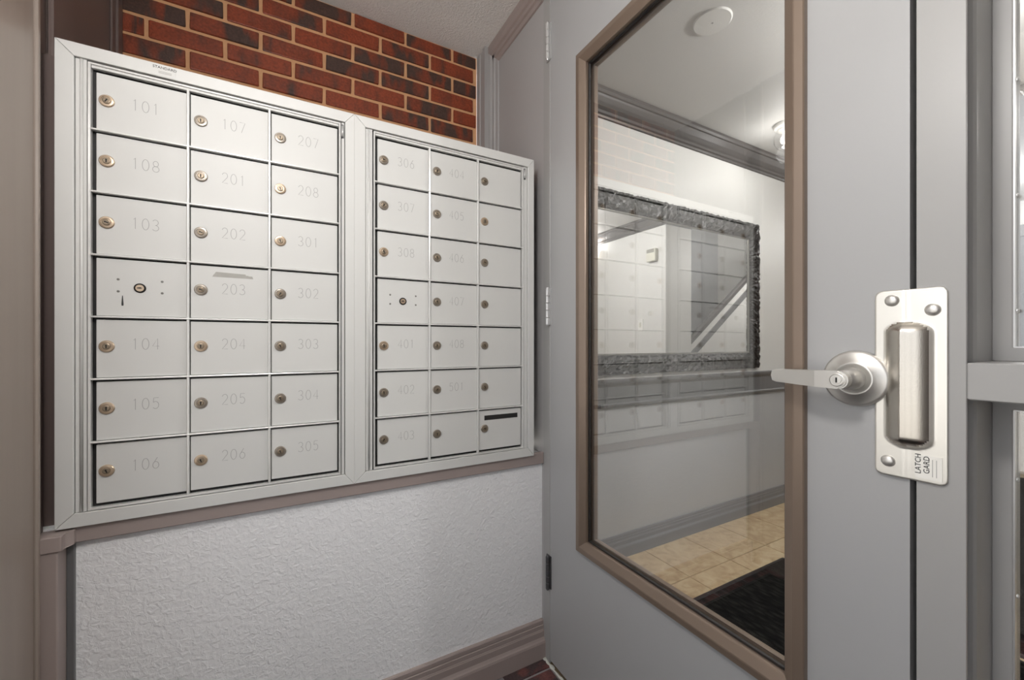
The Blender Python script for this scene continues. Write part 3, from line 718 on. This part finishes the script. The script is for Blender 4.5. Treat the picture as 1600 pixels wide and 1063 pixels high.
NUM = [[['101','108','103',None,'104','105','106'], ['107','201','202','203','204','205','206'], ['207','208','301','302','303','304','305']],
       [['306','307','308',None,'401','402','403'], ['404','405','406','407','408','501',''], ['','','','','','','']]]
BRASS = {(0,0,0),(0,0,1),(0,0,2),(0,0,4),(0,0,5),(0,0,6),(0,2,1),(0,2,2),(0,1,4),(0,1,6),(1,0,4),(1,2,1),(1,0,2)}
rl = random.Random(5)
def mailbox_unit(idx, x0, label, cols):
    u = thing('mailbox_unit', label, 'mailbox', (x0, Y0, UZ0), 'apartment mailbox units')
    T = lambda z: z-UZ0
    # flange: mitred, four pieces with hairline mitre joints
    fz1 = UZ1-UZ0
    inn = (.0285, UW-.0235, .0285, fz1-.0285)   # opening
    corners_o = [(0,0),(UW,0),(UW,fz1),(0,fz1)]; corners_i = [(inn[0],inn[2]),(inn[1],inn[2]),(inn[1],inn[3]),(inn[0],inn[3])]
    for k in range(4):
        l = (k+1) % 4
        p = [Vector(corners_o[k]), Vector(corners_o[l]), Vector(corners_i[l]), Vector(corners_i[k])]
        d = (p[1]-p[0]).normalized()*.00035
        p = [p[0]+d, p[1]-d, p[2]-d, p[3]+d]
        bm = bmesh.new(); prism(bm, [(a.x, a.y) for a in p], lambda a, b, t: (a, t, b), 0, .010); finish(bm, .0008)
        link('flange', mesh_of('flange', bm, 'box_silver'), u)
    # body behind
    box('cabinet_body', .012, UW-.012, .016, .36, .012, fz1-.012, 'box_inner', u)
    # hinge strip at left, between flange and door frame
    box('hinge_strip', .0295, .0360, .004, .014, inn[2]+.001, inn[3]-.001, 'box_silver', u, .001)
    bm = bmesh.new(); lathe(bm, [(0,inn[2]+.001),(.0035,inn[2]+.001),(.0035,inn[3]-.001),(0,inn[3]-.001)], lambda p, q, t: (.0388+p, .0065+q, t), 12); finish(bm)
    link('hinge_barrel', mesh_of('hinge_barrel', bm, 'box_silver', True), u)
    box('hinge_strip', .0418, .0475, .003, .014, inn[2]+.001, inn[3]-.001, 'box_silver', u, .0008)
    # master frame around the grid
    g0, g1 = cols[0]-.0048, cols[3]+.0048; zt, zb = T(ROWS[0])+.0105, T(ROWS[-1])-.0085
    bm = bmesh.new(); rect_frame(bm, g0, g1, zb, zt, [(0,.002),(.0035,.002),(.0042,.003),(.0042,.015),(0,.015)], lambda a, b, d: (a, d, b)); finish(bm)
    link('grid_frame', mesh_of('grid_frame', bm, 'box_bar'), u)
    box('head_strip', cols[0], cols[3], .0045, .014, T(ROWS[0])+.0005, zt-.004, 'box_silver', u, .0008)
    box('edge_strip', g1+.0025, inn[1]-.0015, .004, .014, inn[2]+.001, inn[3]-.001, 'box_silver', u, .0008)
    for c in cols[1:3]: box('grid_bar', c-.0026, c+.0026, .0015, .014, zb+.004, T(ROWS[0])+.0005, 'box_bar', u, .0016, seg=2)
    for z in ROWS[1:-1]: box('grid_bar', cols[0]-.001, cols[3]+.001, .0010, .014, T(z)-.0020, T(z)+.0020, 'box_bar', u, .0014, seg=2)
    # small worn latch piece at the top right corner of the door frame
    lp = box('latch_piece', g1+.0008, g1+.0075, .0005, .010, zt-.040, zt-.004, 'hinge_dark', u, .0012)
    bm = bmesh.new(); lathe(bm, [(0,-.014),(.0026,-.014),(.0026,.014),(0,.014)], lambda p, q, t: (p, q-.005, t), 10); finish(bm)
    link('latch_pin', mesh_of('latch_pin', bm, 'hinge_steel', True), lp)
    # doors
    for c in range(3):
        for r in range(7):
            xa, xb = cols[c]+(.0068 if c == 0 else .0042), cols[c+1]-.0030
            za, zb_ = T(ROWS[r+1])+.0028, T(ROWS[r])-.0058
            cx, cz = (xa+xb)/2, (za+zb_)/2
            d = box('compartment_door', xa, xb, .0072, .015, za, zb_, 'box_door', u, .0008)
            d.location.y += rl.uniform(-.0003, .0003)
            fy = -.0039; lx = cols[c]+.0235-cx; lz = T(ROWS[r])-.063-cz
            nm = NUM[idx][c][r]
            if nm is None:
                link('lock', ML, d, (.0775+cols[c]-cx, fy, T(ROWS[r])-.0665-cz), 'brass master lock')
                for sx in (-.036, .038):
                    for sz in (.017, -.009): link('rivet', RIV, d, (.0775+cols[c]-cx+sx, fy, T(ROWS[r])-.0665-cz+sz))
                if idx == 0:
                    bm = bmesh.new(); prism(bm, [(-.0006,.011),(.0006,.011),(.0018,-.007),(.0016,-.011),(-.0016,-.011),(-.0018,-.007)], lambda a, b, t: (a, t, b), -.0003, .0); finish(bm)
                    link('key_scratch', mesh_of('key_scratch', bm, 'ink'), d, (.0485+cols[c]-cx, fy, T(ROWS[r])-.0665-cz-.029))
                continue
            key = ('lock_rim_brass' if (idx, c, r) in BRASS else 'lock_rim_nickel', rl.choice((0., .35, -.5, 1.2, 0.)))
            link('lock', LOCKS[key], d, (lx, fy, lz))
            if nm: link('number', number_mesh(nm), d, (cols[c]+.087-cx, fy, T(ROWS[r])-.058-cz))
            if idx == 0 and nm == '203':
                bm = bmesh.new()
                for (a, b, z, h, tl) in ((-.034,.030,.009,.0055,-.0005),(-.038,.044,.0025,.006,.0),(-.036,.036,.006,.005,-.0003)):
                    prism(bm, [(a,z),(b,z+tl*4),(b-.002,z+h+tl*4),(a+.003,z+h)], lambda p, q, t: (p, t, q), -.00025-.00005*h*100, 0)
                finish(bm); link('tape_residue', mesh_of('tape_residue', bm, 'tape'), d, (cols[c]+.083-cx, fy, T(ROWS[r])-.033-cz), 'grey tape residue above the number')
            if idx == 1 and c == 2 and r == 6:
                bm = bmesh.new(); prism(bm, [(-.062,-.007),(.060,-.007),(.060,.008),(-.062,.008)], lambda a, b, t: (a, t, b), -.0006, .0); finish(bm)
                link('name_slot', mesh_of('name_slot', bm, 'slot_dark'), d, (.004, fy, .0385), 'dark empty name slot')
    return u
colL = [.054, .2165, .378, .538]; colR = [.0555, .212, .3705, .5320]
u1 = mailbox_unit(0, -.4155, 'left aluminium mailbox unit with doors numbered 101 to 305', colL)
u2 = mailbox_unit(1, .1620, 'right aluminium mailbox unit with a dark name slot at its bottom right', colR)
# maker's sticker on top flange of the left unit
st = box('maker_label', .1535, .1960, -.0004, .0002, .9835, 1.008, 'box_silver', u1)
me = text_mesh('STANDARD', .0080); me.materials.append(MATS['ink'])
o = link('lettering', me, st, (.001, -.0005, .0058)); o.rotation_euler = (PI/2, 0, 0)
for i in range(2): box('fine_print', -.010, .013, -.0006, -.0004, -.0035-.003*i, -.0022-.003*i, 'ink_soft', st)
